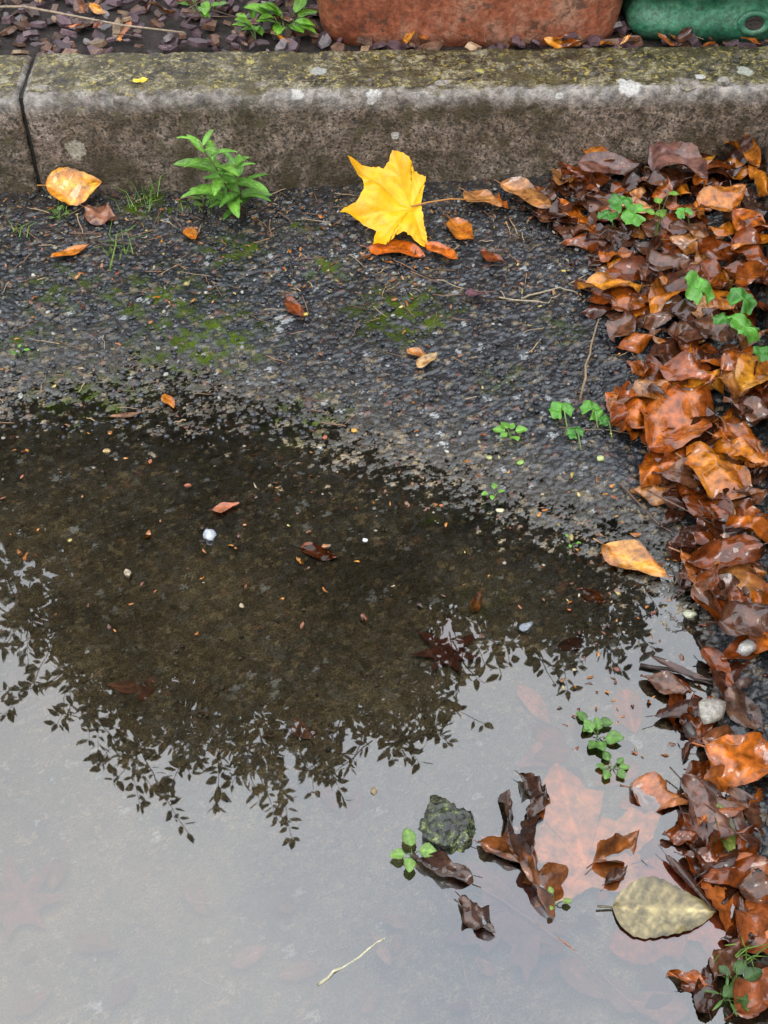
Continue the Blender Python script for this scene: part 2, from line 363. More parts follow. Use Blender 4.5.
Ms=Matrix(((dirv.x,yv.x,0,.716),(dirv.y,yv.y,0,2.13),(0,0,1,-.004),(0,0,0,1)))
KM2=kerb_mat([])
kerb_stone("kerb_block_a",0,.95,.165,KH-.004,Ms,KM2,ks); kerb_stone("kerb_block_b",.958,1.9,.165,KH-.002,Ms,KM2,ks); kerb_stone("kerb_block_c",1.908,2.8,.165,KH-.004,Ms,KM2,ks)

# ---------------------------------------------------------------- garden bed
BZ=.192
m,nt,out=newmat("soil"); L=nt.links; b=N(nt,'ShaderNodeBsdfPrincipled'); tc=N(nt,'ShaderNodeTexCoord').outputs['Object']
L.new(ramp(nt,noise(nt,40,6,.7,tc),[(.35,(.012,.009,.007)),(.65,(.05,.035,.028))]),b.inputs['Base Color']); b.inputs['Roughness'].default_value=.7
bp=N(nt,'ShaderNodeBump'); bp.inputs['Distance'].default_value=.02; L.new(noise(nt,50,5,.7,tc),bp.inputs['Height']); L.new(bp.outputs[0],b.inputs['Normal']); L.new(b.outputs[0],out.inputs[0])
M_soil=m
pk=lambda x,y:tuple((Mk@Vector((x,y,BZ)))[:2])+(BZ,)
q0=Ms@Vector((2.8,.15,0))
bm_=[(-150,2.2,BZ),pk(-2.5,.15),pk(.88,.15),(q0.x,q0.y,BZ),(150,q0.y,BZ),(150,300,BZ),(-150,300,BZ)]
me=bpy.data.meshes.new("garden_bed"); me.from_pydata(bm_,[],[(0,1,2,5,6),(2,3,4,5)]); me.materials.append(M_soil)
o=bpy.data.objects.new("garden_bed",me); sc.collection.objects.link(o)
acc=Acc()
def chip(acc,x,y,z,s,col):
    n=random.choice([4,5,6]); T=s*random.uniform(.12,.25); el=random.uniform(.4,.8)
    P_=[(s*.5*math.cos(a),s*.5*el*math.sin(a)) for a in [2*math.pi*i/n+random.uniform(-.35,.35) for i in range(n)]]
    V=[(a,b,-T/2) for a,b in P_]+[(a*.9,b*.9,T/2) for a,b in P_]
    V=place(np.array(V),(x,y,z),random.uniform(0,6.3),random.gauss(0,.3),random.gauss(0,.3))
    acc.add(V,[tuple(range(n,2*n)),tuple(reversed(range(n)))]+[(i,(i+1)%n,n+(i+1)%n,n+i) for i in range(n)],col)
for i in range(3600):
    x=random.uniform(-1.5,1.3); y=random.uniform(2.24,3.1)
    w=(Mki@Vector((x,y,0))).y
    if w<.17: continue
    k=random.random(); g=random.uniform(.5,1.5)
    col=np.array((.095,.058,.066) if k<.55 else (.13,.07,.045) if k<.85 else (.15,.13,.13) if k<.94 else (.30,.20,.12))*g
    chip(acc,x,y,BZ+random.uniform(.0,.024),random.uniform(.018,.05),col)
acc.build("slate_mulch",M_chip,False)

# planters ------------------------------------------------------
def loft(name,cx,cy,prof,nexp,mat,parent,seg=96,disp=0,rip=0):
    V=[]
    for (hx,hy,z) in prof:
        for k in range(seg):
            a=2*math.pi*k/seg; c_,s_=math.cos(a),math.sin(a)
            x=hx*math.copysign(abs(c_)**(2/nexp),c_); y=hy*math.copysign(abs(s_)**(2/nexp),s_)
            d=disp*mn.noise(Vector((x*7,y*7,z*9)))+rip*math.sin(k*.5+z*20)
            V.append((cx+x*(1+d),cy+y*(1+d),z))
    n=seg; Fc=[(i*n+k,i*n+(k+1)%n,(i+1)*n+(k+1)%n,(i+1)*n+k) for i in range(len(prof)-1) for k in range(n)]
    Fc.append(tuple(reversed(range(n)))); Fc.append(tuple(range((len(prof)-1)*n,len(prof)*n)))
    me=bpy.data.meshes.new(name); me.from_pydata(V,[],Fc); me.materials.append(mat)
    for p in me.polygons: p.use_smooth=len(p.vertices)==4
    o=bpy.data.objects.new(name,me); sc.collection.objects.link(o); o.parent=parent; return o
def pot_mat(name,c1,c2,c3,ro,sc_=9,dirt=(.07,.045,.03)):
    m,nt,out=newmat(name); L=nt.links; b=N(nt,'ShaderNodeBsdfPrincipled'); tc=N(nt,'ShaderNodeTexCoord').outputs['Object']
    base=ramp(nt,noise(nt,sc_,6,.75,tc),[(.38,c1),(.5,c2),(.62,c3)])
    base=mix(nt,1.,base,ramp(nt,noise(nt,90,4,.7,tc),[(.36,.65),(.6,1.25)]),'MULTIPLY')
    base=mix(nt,ramp(nt,noise(nt,35,5,.75,tc),[(.55,0.),(.63,.8)]),base,dirt)
    L.new(base,b.inputs['Base Color']); b.inputs['Roughness'].default_value=ro
    bp=N(nt,'ShaderNodeBump'); bp.inputs['Strength'].default_value=.7; bp.inputs['Distance'].default_value=.004; L.new(noise(nt,60,5,.7,tc),bp.inputs['Height']); L.new(bp.outputs[0],b.inputs['Normal']); L.new(b.outputs[0],out.inputs[0]); return m
MT=pot_mat("terracotta",(.20,.055,.025),(.32,.10,.048),(.38,.19,.12),.5)
tp=empty("terracotta_planter")
z0=BZ-.01
prof=[(.275,.215,z0),(.288,.228,z0+.012),(.292,.232,z0+.03)]+[(.292+.03*q,.232+.03*q,z0+.03+.25*q) for q in np.linspace(.1,1,9)]
prof+=[(.335,.275,z0+.285),(.342,.282,z0+.295),(.342,.282,z0+.335),(.335,.275,z0+.342),(.312,.252,z0+.342),(.306,.246,z0+.335),(.300,.240,z0+.30)]
loft("body",.165,2.300+.24,prof,7,MT,tp,disp=.006)
loft("soil",.165,2.300+.24,[(.28,.22,z0+.28),(.303,.243,z0+.305)],7,M_soil,tp)
MG=pot_mat("green_plastic",(.018,.09,.05),(.035,.15,.08),(.08,.22,.13),.3,14,(.03,.06,.03))
gp=empty("green_plastic_planter")
prof=[(.25,.16,z0),(.27,.175,z0+.015)]+[(.27+.05*q+.010*math.sin(q*16),.175+.05*q+.010*math.sin(q*16),z0+.015+.26*q) for q in np.linspace(.04,1,28)]+[(.33,.24,z0+.28),(.33,.24,z0+.31),(.305,.215,z0+.31),(.29,.20,z0+.27)]
loft("body",.745,2.498,prof,6,MG,gp,disp=.05,rip=.010)
loft("soil",.745,2.498,[(.28,.19,z0+.25),(.30,.21,z0+.275)],6,M_soil,gp)
bpy.ops.mesh.primitive_torus_add(major_radius=.018,minor_radius=.006,major_segments=32,minor_segments=10,location=(.70,2.308,z0+.060),rotation=(math.radians(82),0,0))
t_=bpy.context.object; t_.name="drain_hole_rim"; t_.scale=(1.4,1,1); t_.data.materials.append(MG); t_.parent=gp
for p in t_.data.polygons: p.use_smooth=True
bpy.ops.mesh.primitive_cylinder_add(radius=.017,depth=.012,location=(.70,2.311,z0+.060),rotation=(math.radians(82),0,0)); t_=bpy.context.object; t_.name="drain_hole_dark_disc"; t_.scale=(1.4,1,1); t_.data.materials.append(M_soil); t_.parent=gp  # solid dark disc, its colour standing in for shade inside the hole

# ---------------------------------------------------------------- leaf pile
CB=[((.44,.115,.010),(.25,.05,.006)),((.22,.048,.007),(.11,.024,.005)),((.075,.022,.009),(.035,.012,.006)),((.54,.18,.012),(.33,.08,.006)),((.42,.18,.05),(.24,.075,.018)),((.12,.048,.028),(.20,.08,.035)),((.62,.28,.025),(.46,.13,.012))]
def pip(x,y,poly):
    c=False; n=len(poly)
    for i in range(n):
        x1,y1=poly[i]; x2,y2=poly[(i+1)%n]
        if (y1>y)!=(y2>y) and x<(x2-x1)*(y-y1)/(y2-y1)+x1: c=not c
    return c
def px2leaf(acc,b,t,wr,ci,dz=.004,bend=.4,cross=.3,plane=None,roll=0,pitch=0,colm=1.,**k):
    pb=G(*b,plane=plane); pt=G(*t,plane=plane); L_=(pt-pb).length; mid=(pb+pt)/2
    c1,c2=(CB[ci] if isinstance(ci,int) else ci)
    V,Fc,C=ovate(L_,L_*wr,np.array(c1)*colm,np.array(c2)*colm,bend=bend,cross=cross,**k)
    z=(plane if plane is not None else top(mid.x,mid.y))+dz
    V=place(V,(mid.x,mid.y,z),math.atan2(pt.y-pb.y,pt.x-pb.x),pitch,roll)
    acc.add(V,Fc,C)
poly=[(480,205),(530,190),(572,160),(640,158),(700,165),(790,180),(790,650),(735,640),(690,560),(655,495),(645,450),(612,400),(630,350),(585,310),(600,262),(560,232)]
pile=Acc(); cnt=0; pts=[]
while cnt<340:
    u=random.uniform(470,790); v=random.uniform(155,655)
    if not pip(u,v,poly): continue
    p=G(u,v); pts.append((u,v,p)); cnt+=1
for n_,(u,v,p) in enumerate(pts):
    d=rk_x(p.y)-p.x
    if d<.015: continue
    ph=.012+.042*max(0,1-d/.32)*(1 if v<430 else .5)
    if u<575: ph=.006
    L_=random.uniform(.05,.112)*(1 if u>575 else .8); q=n_/len(pts)
    ci=random.choices(range(7),[5,7,7,2.6,1.6,4,1.0])[0]; g=random.uniform(.7,1.2)
    c1,c2=CB[ci]
    crl=random.random()<.22
    V,Fc,C=ovate(L_,L_*random.uniform(.5,.74),np.array(c1)*g,np.array(c2)*g,bend=random.gauss(0,.8 if crl else .3),cross=random.gauss(.0,1.0 if crl else .35),wav=random.uniform(.07,.20))
    z=top(p.x,p.y)+.005+ph*q
    V=place(V,(p.x,p.y,z),random.uniform(0,6.3),random.gauss(0,.15),random.gauss(0,.18))
    V[:,2]=np.maximum(V[:,2],.001)
    pile.add(V,Fc,C)
px2leaf(pile,(640,300),(575,300),.66,((.58,.23,.02),(.42,.12,.012)),.034,bend=-.5,cross=.2,roll=.35,wav=.1)
px2leaf(pile,(603,548),(663,582),.62,((.64,.29,.05),(.50,.15,.02)),.008,bend=.3,cross=.25)
px2leaf(pile,(680,560),(762,580),.80,((.40,.14,.03),(.28,.07,.012)),.02,bend=-.4,cross=-.3,wav=.14)
px2leaf(pile,(690,595),(765,635),.65,((.32,.08,.015),(.18,.045,.010)),.018,bend=.3,cross=-.4,wav=.14)
px2leaf(pile,(705,405),(645,470),.75,((.30,.06,.012),(.40,.11,.015)),.040,bend=-.3,cross=-.3,wav=.14)
px2leaf(pile,(760,380),(735,425),.7,6,.055,bend=.3,cross=.4)
px2leaf(pile,(680,475),(758,505),.7,3,.035,bend=-.4,cross=.3,wav=.14)
px2leaf(pile,(655,385),(705,400),.7,((.36,.09,.02),(.24,.055,.015)),.045,bend=-.3,cross=.3,roll=.2,wav=.14)
px2leaf(pile,(650,170),(700,205),.6,((.14,.06,.05),(.20,.09,.06)),.055,bend=.2,cross=.3,roll=.3,wav=.14)
px2leaf(pile,(575,190),(635,186),.55,((.15,.06,.04),(.11,.045,.03)),.046,bend=.3,cross=.3,roll=.3)
px2leaf(pile,(690,240),(740,215),.6,3,.065,bend=.3,cross=.3,roll=.2)
px2leaf(pile,(580,170),(612,185),.6,3,.05,bend=.3,cross=.4,roll=.3)
px2leaf(pile,(500,195),(550,220),.55,4,.02,bend=.4,cross=.5)
px2leaf(pile,(448,225),(475,245),.7,3,.008,bend=.5,cross=.4)
px2leaf(pile,(465,198),(500,215),.6,4,.015,bend=.3)
pile.build("fallen_leaves",M_leaf)

loose=Acc()
px2leaf(loose,(50,204),(106,201),.78,((.78,.33,.03),(.68,.22,.015)),.040,bend=.2,cross=.25,roll=.6,nv=9)
px2leaf(loose,(52,262),(92,247),.36,3,.006,bend=.3,cross=.8)
px2leaf(loose,(85,215),(120,224),.7,((.24,.09,.05),(.30,.14,.08)),.010,bend=.4,roll=.3,wav=.15)
px2leaf(loose,(368,250),(425,258),.55,((.60,.14,.012),(.42,.08,.008)),.008,bend=-.4,cross=.3)
px2leaf(loose,(425,250),(458,266),.5,((.66,.16,.012),(.5,.10,.01)),.010,bend=.5,cross=.4)
px2leaf(loose,(185,232),(197,243),.7,3,.006)
px2leaf(loose,(285,302),(305,322),.5,1,.006,cross=.9)
px2leaf(loose,(464,302),(488,300),.8,((.11,.05,.065),(.13,.065,.075)),.014,bend=.1,roll=-.3)
px2leaf(loose,(408,352),(426,362),.6,4,.006); px2leaf(loose,(418,372),(436,355),.5,((.45,.28,.12),(.3,.16,.06)),.006)
px2leaf(loose,(166,397),(174,412),.5,3,.006); px2leaf(loose,(212,512),(240,506),.45,((.42,.12,.04),(.28,.08,.03)),.004,plane=0)
px2leaf(loose,(300,548),(338,556),.5,1,-.003,plane=0); px2leaf(loose,(472,612),(482,590),.4,4,-.003,plane=0)
px2leaf(loose,(110,420),(145,414),.2,((.3,.14,.06),(.2,.08,.04)),.004); px2leaf(loose,(480,255),(506,268),.5,1,.008,cross=.7)
px2leaf(loose,(606,600),(575,590),.6,1,-.003,plane=0); px2leaf(loose,(360,262),(372,256),.4,1,.006)
loose.build("beech_leaf",M_leaf)

# ---------------------------------------------------------------- yellow maple leaf
YL=[(421,206),(423,192),(426,177),(414,175),(409,165),(392,155),(389,165),(383,172),(371,169),(348,169),(355,177),(363,184),(364,194),(356,207),(340,222),(353,224),(366,227),(376,232),(373,251),(385,249),(396,239),(405,237),(414,243),(427,252),(427,237),(424,222)]
base=G(412,232); sl=math.radians(32); Yc,Zc=base.y,base.z+.008
pl=[]; k=math.tan(sl); y0=Yc-.035
for (u,v) in YL+[(411,207)]:
    a,b_,c_=ray(u,v); t=(CH-Zc+k*y0)/(k*b_-c_); pl.append(Vector((a*t,b_*t,CH+c_*t)))
cen=pl.pop()
ey=Vector((0,math.cos(sl),math.sin(sl))); nrm=Vector((0,-math.sin(sl),math.cos(sl)))
S=.16; out2=[((p-cen).x/S,(p-cen).dot(ey)/S) for p in pl]
V,Fc,C=lobed(out2,[2,5,9,14,18,23],(0,0),S,(.90,.52,.010),(.84,.42,.008),vein=.85,cup=.3,wob=.09,rings=14,dens=6,crease=.025)
W=np.array([list(cen+Vector((v[0],0,0))+ey*v[1]+nrm*v[2]) for v in V])
yl=Acc(); yl.add(W,Fc,C)
p1=G(490,200,.02); tube(yl,[cen+nrm*.002,cen+Vector((.03,-.004,.012)),cen+Vector((.07,.004,.014)),p1],.0018,.0013,(.50,.22,.05))
yl.build("yellow_maple_leaf",M_dry)

# ---------------------------------------------------------------- leaves in the puddle
wl=Acc()
def mapleat(acc,base,tip,col,col2,z,cup=.1,vein=1.3,ol=None,tips=None,wob=.03):
    pb=G(*base,plane=z); pt=G(*tip,plane=z); L_=(pt-pb).length
    V,Fc,C=lobed(ol or MAPLE,tips or MTIPS,(0,.15),L_,col,col2,vein=vein,cup=cup,wob=wob)
    V=place(V,(pb.x,pb.y,z),math.atan2(pt.y-pb.y,pt.x-pb.x)-math.pi/2); acc.add(V,Fc,C)
mapleat(wl,(592,888),(555,762),(.66,.27,.07),(.50,.15,.03),-.005,cup=0,vein=1.45,wob=.012)
mapleat(wl,(540,900),(445,940),(.20,.08,.06),(.14,.055,.04),-.008,cup=0,wob=.01)
mapleat(wl,(700,880),(630,965),(.44,.10,.035),(.26,.055,.02),-.006,cup=0,wob=.01)
so,stp=starleaf(7)
mapleat(wl,(447,652),(449,612),(.12,.038,.02),(.09,.028,.016),-.004,cup=0,ol=so,tips=stp,wob=.01)
mapleat(wl,(18,905),(5,845),(.22,.08,.06),(.16,.06,.045),-.016,cup=0,ol=so,tips=stp,wob=.01)
wl.build("submerged_maple_leaf",M_sunk)
wb=Acc(); wsk=Acc()
def w(b,t,wr,ci,z,bend=.0,cross=.0,dz=0,roll=0,pitch=0,**k): px2leaf(wsk if z<0 else wb,b,t,wr,ci,dz,bend,cross,plane=z,roll=roll,pitch=pitch,**k)
w((612,905),(715,915),.70,((.25,.20,.09),(.19,.145,.06)),.0025,.05,.04,vein=1.8,wav=.01,corr=.006)
D1=((.075,.034,.02),(.038,.018,.012)); D2=((.28,.09,.02),(.08,.028,.012))
w((530,865),(498,795),.60,D1,.006,.6,1.5,roll=.4,wav=.24)
w((530,840),(556,915),.55,D2,.006,-.7,1.4,roll=-.4,wav=.24)
w((478,842),(532,870),.45,D2,.004,.5,1.5,wav=.22)
w((472,882),(412,856),.50,((.06,.03,.022),(.11,.055,.035)),.003,.5,1.3,roll=.2,wav=.22)
w((518,776),(550,797),.65,D1,.006,.8,1.5,wav=.24); w((530,825),(542,785),.5,D1,.006,.6,1.5,wav=.2)
w((593,864),(637,830),.60,D2,.004,.6,1.4,roll=.3,wav=.22)
w((605,885),(627,866),.5,D1,.003,.4,1.4,wav=.2)
w((458,900),(497,932),.65,((.055,.026,.02),(.10,.05,.03)),.003,.6,1.3,wav=.24)
w((630,785),(690,805),.75,((.46,.17,.06),(.30,.09,.035)),.0,.25,.3,wav=.12); w((680,780),(760,850),.50,((.12,.055,.04),(.20,.09,.055)),.010,.4,.9,wav=.2)
w((705,745),(795,775),.70,((.56,.15,.015),(.42,.09,.010)),.022,.3,.4,roll=.2,wav=.15); w((700,740),(762,750),.5,((.26,.09,.03),(.16,.06,.025)),.012,.3,.7,wav=.2)
w((715,860),(780,955),.85,((.52,.15,.03),(.38,.09,.02)),.002,.1,.1,vein=1.4,wav=.08)
w((700,880),(760,830),.6,1,.006,.2,.3,wav=.16); w((740,950),(795,900),.7,((.40,.11,.03),(.24,.06,.02)),.008,.3,.4,wav=.16)
w((610,950),(690,925),.6,((.40,.10,.035),(.25,.06,.025)),-.004,0,0,wav=.01); w((518,685),(552,724),.42,((.42,.16,.08),(.28,.09,.045)),-.005,0,0)
w((562,742),(518,768),.55,((.30,.11,.06),(.19,.065,.035)),-.006,0,0); w((230,965),(270,945),.5,((.24,.11,.08),(.18,.08,.06)),-.014,0,0)
w((390,965),(372,930),.35,((.34,.18,.11),(.24,.11,.06)),-.010,0,0); w((410,925),(380,915),.5,((.2,.1,.06),(.15,.07,.05)),-.014,0,0)
w((655,720),(720,700),.35,2,.005,.5,1.2); w((650,660),(712,682),.18,2,.008,.6,.6); w((700,650),(735,690),.5,1,.010,.4,.7)
w((640,1010),(590,975),.5,((.18,.08,.06),(.12,.05,.04)),-.008,0,0); w((690,1010),(620,1000),.5,((.26,.09,.05),(.18,.06,.03)),-.008,0,0)
w((715,805),(735,860),.35,((.16,.20,.04),(.10,.09,.03)),.010,.4,.6); w((665,855),(715,915),.2,2,.004,.4,1.2)
w((725,690),(765,735),.6,((.09,.045,.035),(.14,.07,.04)),.012,.4,.5); w((640,765),(600,785),.5,((.3,.12,.06),(.18,.07,.03)),-.004,0,0)
w((745,775),(700,830),.7,((.38,.11,.02),(.24,.065,.015)),.006,.2,.3,wav=.16); w((760,640),(720,660),.6,1,.016,.3,.5); w((735,1015),(790,970),.6,((.32,.09,.03),(.2,.06,.02)),.01,.3,.3,wav=.15)
w((640,860),(700,845),.6,((.22,.08,.04),(.13,.045,.025)),-.004,0,0); w((560,960),(605,1000),.55,((.2,.08,.05),(.13,.05,.03)),-.007,0,0)
for i in range(100):
    if i<70: u=random.uniform(680,790) if i<36 else random.uniform(560,720); v=random.uniform(640,1020); zz=random.uniform(-.002,.012) if i<36 else random.uniform(-.010,-.002)
    else: u=random.uniform(-20,640); v=random.uniform(600,1024); zz=-.018
    a=random.uniform(0,6.3); l=random.uniform(30,68)*(1 if i<36 else .7)
    ci=random.choice([0,1,2,1,5,2]) if i<70 else ((.24,.11,.06),(.14,.06,.035))
    w((u,v),(u+l*math.cos(a),v+l*math.sin(a)),random.uniform(.45,.7),ci,zz,random.uniform(-.6,.8)*(i<36),random.uniform(-.5,.9)*(i<36),colm=random.uniform(.6,1),wav=random.uniform(.08,.22) if i<36 else .02)
wb.build("puddle_leaves",M_leaf); wsk.build("submerged_leaves",M_sunk)

# ---------------------------------------------------------------- twigs
tw=Acc()
def twig(pxs,r=.0015,col=(.09,.05,.035),z=None,lift=.004):
    P_=[]
    for i,(u,v) in enumerate(pxs):
        p=G(u,v,plane=z); p.z=(top(p.x,p.y) if z is None else z)+lift; P_.append(p)
    Q=[]
    for i in range(len(P_)-1):
        for k in range(4): Q.append(P_[i].lerp(P_[i+1],k/4)+Vector((random.gauss(0,.0012),random.gauss(0,.0012),random.gauss(0,.0008))))
    Q.append(P_[-1]); tube(tw,Q,r,r*.6,col)
twig([(470,880),(540,925),(590,965),(640,1012)],.0013,(.30,.14,.09),-.002,0); twig([(320,985),(350,962),(385,938)],.0018,(.45,.42,.28),0,0)
twig([(580,405),(588,360),(598,325)],.0022,(.26,.18,.10),None,.012); twig([(560,430),(610,432),(650,440)],.0012,(.15,.1,.06))
twig([(520,300),(560,288),(578,296)],.0018,(.34,.27,.17)); twig([(500,300),(545,305),(560,296)],.0016,(.38,.31,.20))
twig([(110,275),(118,240),(140,228)],.0015,(.16,.28,.05),None,.01); twig([(640,665),(680,672),(712,684)],.0028,(.04,.025,.02),.004,0)
twig([(620,485),(650,520),(690,545)],.0018,(.12,.07,.05)); twig([(645,500),(720,540),(760,530)],.0015,(.15,.08,.05),None,.02)
twig([(735,640),(745,680),(730,720)],.002,(.08,.045,.03),.008,0); twig([(460,950),(475,1010)],.001,(.3,.15,.11),-.004,0)
for i in range(280):
    u=random.uniform(0,640); v=random.choice([random.uniform(195,300),random.uniform(195,430)]); a=random.uniform(0,6.3); l=random.uniform(6,34)
    twig([(u,v),(u+l*math.cos(a),v+l*.6*math.sin(a))],random.uniform(.0005,.0012),random.choice([(.18,.09,.05),(.09,.05,.03),(.38,.27,.15),(.24,.13,.07)]),None,.006)
for i in range(44):
    u=random.uniform(0,760); v=random.uniform(560,1010); a=random.uniform(0,6.3); l=random.uniform(6,40)
    twig([(u,v),(u+l*math.cos(a),v+l*math.sin(a))],.0009,random.choice([(.3,.19,.11),(.18,.1,.07)]),-.014,0)
tw.build("twigs",M_wood)
tb=Acc()
for i in range(60):
    x=random.uniform(-1.2,1.); y=random.uniform(2.27,2.9); a=random.uniform(0,6.3); l=random.uniform(.03,.14); z=BZ+random.uniform(.02,.035)
    tube(tb,[(x,y,z),(x+l*.5*math.cos(a),y+l*.5*math.sin(a),z+.006),(x+l*math.cos(a+.2),y+l*math.sin(a+.2),z)],.0015,.0008,random.choice([(.16,.09,.05),(.3,.22,.14),(.08,.05,.035)]))
tube(tb,[(-.95,2.42,BZ+.03),(-.7,2.40,BZ+.04),(-.5,2.33,BZ+.035),(-.38,2.31,BZ+.03)],.003,.0018,(.32,.24,.16))
tb.build("garden_twigs",M_wood)
bl=Acc()
for i in range(90):
    x=random.uniform(-1.1,.1); y=random.uniform(2.28,2.75)
    if i>72: x=random.uniform(.3,.62); y=random.uniform(2.262,2.29)
    if i>86: x=random.uniform(.6,1.0)
    L_=random.uniform(.025,.055); c1,c2=random.choice(CB)
    V,Fc,C=ovate(L_,L_*.6,np.array(c1),np.array(c2),bend=random.gauss(.3,.5),cross=random.gauss(.4,.6),nt=14,ns=7)
    bl.add(place(V,(x,y,BZ+random.uniform(.02,.035)),random.uniform(0,6.3),random.gauss(0,.3),random.gauss(0,.3)),Fc,C)
p=Mk@on_kerb(141,82); V,Fc,C=ovate(.028,.02,(.8,.55,.03),(.7,.5,.03)); bl.add(place(V,(p.x,p.y,p.z+.004),.3),Fc,C)
bl.build("garden_leaf_litter",M_leaf)

# ---------------------------------------------------------------- loose gravel and crumbs
import bmesh
bm=bmesh.new(); bmesh.ops.create_icosphere(bm,subdivisions=2,radius=1); IV=np.array([v.co[:] for v in bm.verts]); IF=[tuple(v.index for v in f.verts) for f in bm.faces]; bm.free()
def pebble(acc,p,r,col,flat=.6,seed=None):
    s=seed if seed is not None else random.uniform(0,99)
    V=IV.copy(); d=np.array([1+.45*mn.noise(Vector(v*1.2)+Vector((s,s,s))) for v in V]); V=V*d[:,None]*np.array([1,random.uniform(.6,1),flat])*r
    acc.add(place(V,p,random.uniform(0,6.3),random.gauss(0,.2),random.gauss(0,.2)),IF,col)
gr=Acc()
for i in range(2800):
    v=190+250*random.random()**1.5; u=random.uniform(-20,660)
    p=G(u,v); r=random.uniform(.0016,.0050); k=random.random()
    if (Mki@Vector((p.x,p.y,0))).y>-.004: continue
    col=(.020,.022,.028) if k<.55 else (.042,.047,.056) if k<.85 else (.12,.09,.06) if k<.96 else (.3,.29,.26)
    pebble(gr,(p.x,p.y,p.z+r*.4),r,np.array(col)*random.uniform(.6,1.4))
for i in range(360):
    u=random.uniform(0,660); v=random.uniform(380,1000); p=G(u,v); r=random.uniform(.0015,.0036)
    pebble(gr,(p.x,p.y,p.z+r*.4),r,np.array(random.choice([(.30,.23,.14),(.12,.11,.09),(.2,.13,.08),(.32,.28,.22)]))*random.uniform(.5,1.0))
for (u,v,r,c_) in [(354,431,.0065,(.70,.36,.06)),(325,438,.005,(.35,.10,.05)),(107,452,.006,(.5,.33,.14)),(489,458,.006,(.38,.38,.16)),(500,511,.006,(.6,.55,.35)),(188,487,.005,(.35,.1,.04)),(374,800,.005,(.25,.17,.08)),(600,459,.007,(.45,.5,.2)),(690,615,.009,(.5,.5,.35)),(520,463,.006,(.25,.4,.08)),(212,318,.004,(.4,.3,.2)),(75,330,.004,(.4,.35,.2)),(305,315,.006,(.65,.48,.08)),(330,225,.004,(.5,.4,.2)),(447,452,.004,(.4,.38,.3)),(365,542,.004,(.6,.6,.6)),(380,290,.003,(.3,.3,.3))]:
    p=G(u,v); pebble(gr,(p.x,p.y,top(p.x,p.y)+r*.2),r,c_,.45)
gr.build("gravel",M_stone)
pb=Acc(); 
for (u,v,r,c_,f) in [(708,718,.022,(.34,.31,.26),.5),(745,655,.015,(.48,.46,.43),.7),(742,690,.012,(.10,.06,.05),.7),(210,538,.012,(.45,.48,.52),.5),(525,630,.010,(.20,.22,.24),.35),(690,735,.012,(.05,.04,.035),.6)]:
    p=G(u,v); pebble(pb,(p.x,p.y,top(p.x,p.y)+r*.15+(.012 if u>700 else 0)),r,c_,f)
pb.build("pebbles",M_stone)

# mossy stone ---------------------------------------------------------------
bm=bmesh.new(); bmesh.ops.create_icosphere(bm,subdivisions=5,radius=1)
for v in bm.verts:
    c_=v.co.copy(); d=1+.34*mn.noise(c_*1.3+Vector((3,1,5)))+.16*mn.noise(c_*3.5)+.08*mn.noise(c_*9)+.03*mn.noise(c_*24); q=c_*d
    q.z=min(q.z,.62+.16*mn.noise(c_*5)); v.co=Vector((q.x*.031,q.y*.034,q.z*.024))
me=bpy.data.meshes.new("mossy_stone"); bm.to_mesh(me); bm.free()
for p in me.polygons: p.use_smooth=True
m,nt,out=newmat("mossy_rock"); L=nt.links; b=N(nt,'ShaderNodeBsdfPrincipled'); tc=N(nt,'ShaderNodeTexCoord').outputs['Object']
base=ramp(nt,noise(nt,90,6,.8,tc),[(.42,(.006,.006,.005)),(.51,(.020,.027,.008)),(.58,(.075,.10,.018)),(.66,(.34,.40,.14))]); L.new(base,b.inputs['Base Color']); b.inputs['Roughness'].default_value=.12
b.inputs['Coat Weight'].default_value=.8; b.inputs['Coat Roughness'].default_value=.05
bp=N(nt,'ShaderNodeBump'); bp.inputs['Distance'].default_value=.006; L.new(noise(nt,130,5,.7,tc),bp.inputs['Height']); L.new(bp.outputs[0],b.inputs['Normal']); L.new(b.outputs[0],out.inputs[0]); me.materials.append(m)
p=G(449,826,plane=.005); o=bpy.data.objects.new("mossy_stone",me); sc.collection.objects.link(o); o.location=(p.x,p.y,-.002)

# ---------------------------------------------------------------- green plants
def plant_leaf(acc,p0,d,L_,W_,col,up=.3,bend=-.6,fold=.25,col2=None,**k):
    V,Fc,C=ovate(L_,W_,np.array(col),np.array(col2 if col2 else col)*.8,bend=bend,cross=.1,fold=fold,vein=1.25,stem=0,nt=14,ns=7,wav=.03,corr=.01,**k)
    V[:,0]+=L_/2; acc.add(place(V,p0,d,-up,random.gauss(0,.15)),Fc,C)
wd=Acc(); g1=(.17,.38,.05)
bA=G(236,214); 
def lance(base,tip,n,Lm,rot=0,c=g1):
    base=Vector(base); tip=Vector(tip); mid=base.lerp(tip,.5)+Vector((.008,-.004,.004))
    tube(wd,[base,base.lerp(mid,.5)+Vector((.003,0,0)),mid,tip],.0024,.0012,(.16,.16,.05))
    for i in range(n):
        q=.22+.78*i/(n-1); pp=base.lerp(mid,q*2) if q<.5 else mid.lerp(tip,q*2-1)
        Ls=Lm*(1.0-.5*max(0,q-.6)/.4)*random.uniform(.85,1.1); az=rot+i*2.4+random.gauss(0,.15)
        plant_leaf(wd,tuple(pp),az,Ls,Ls*.32,np.array(c)*random.uniform(.75,1.25),up=.05+.75*max(0,q-.5),bend=-.6-.3*random.random(),tip=.4,serr=.02,nv=6)
lance(bA,(bA.x-.048,bA.y-.030,bA.z+.165),18,.082,.3)
lance(bA+Vector((.004,0,0)),(bA.x+.010,bA.y-.030,bA.z+.120),12,.068,1.1,(.14,.34,.05))
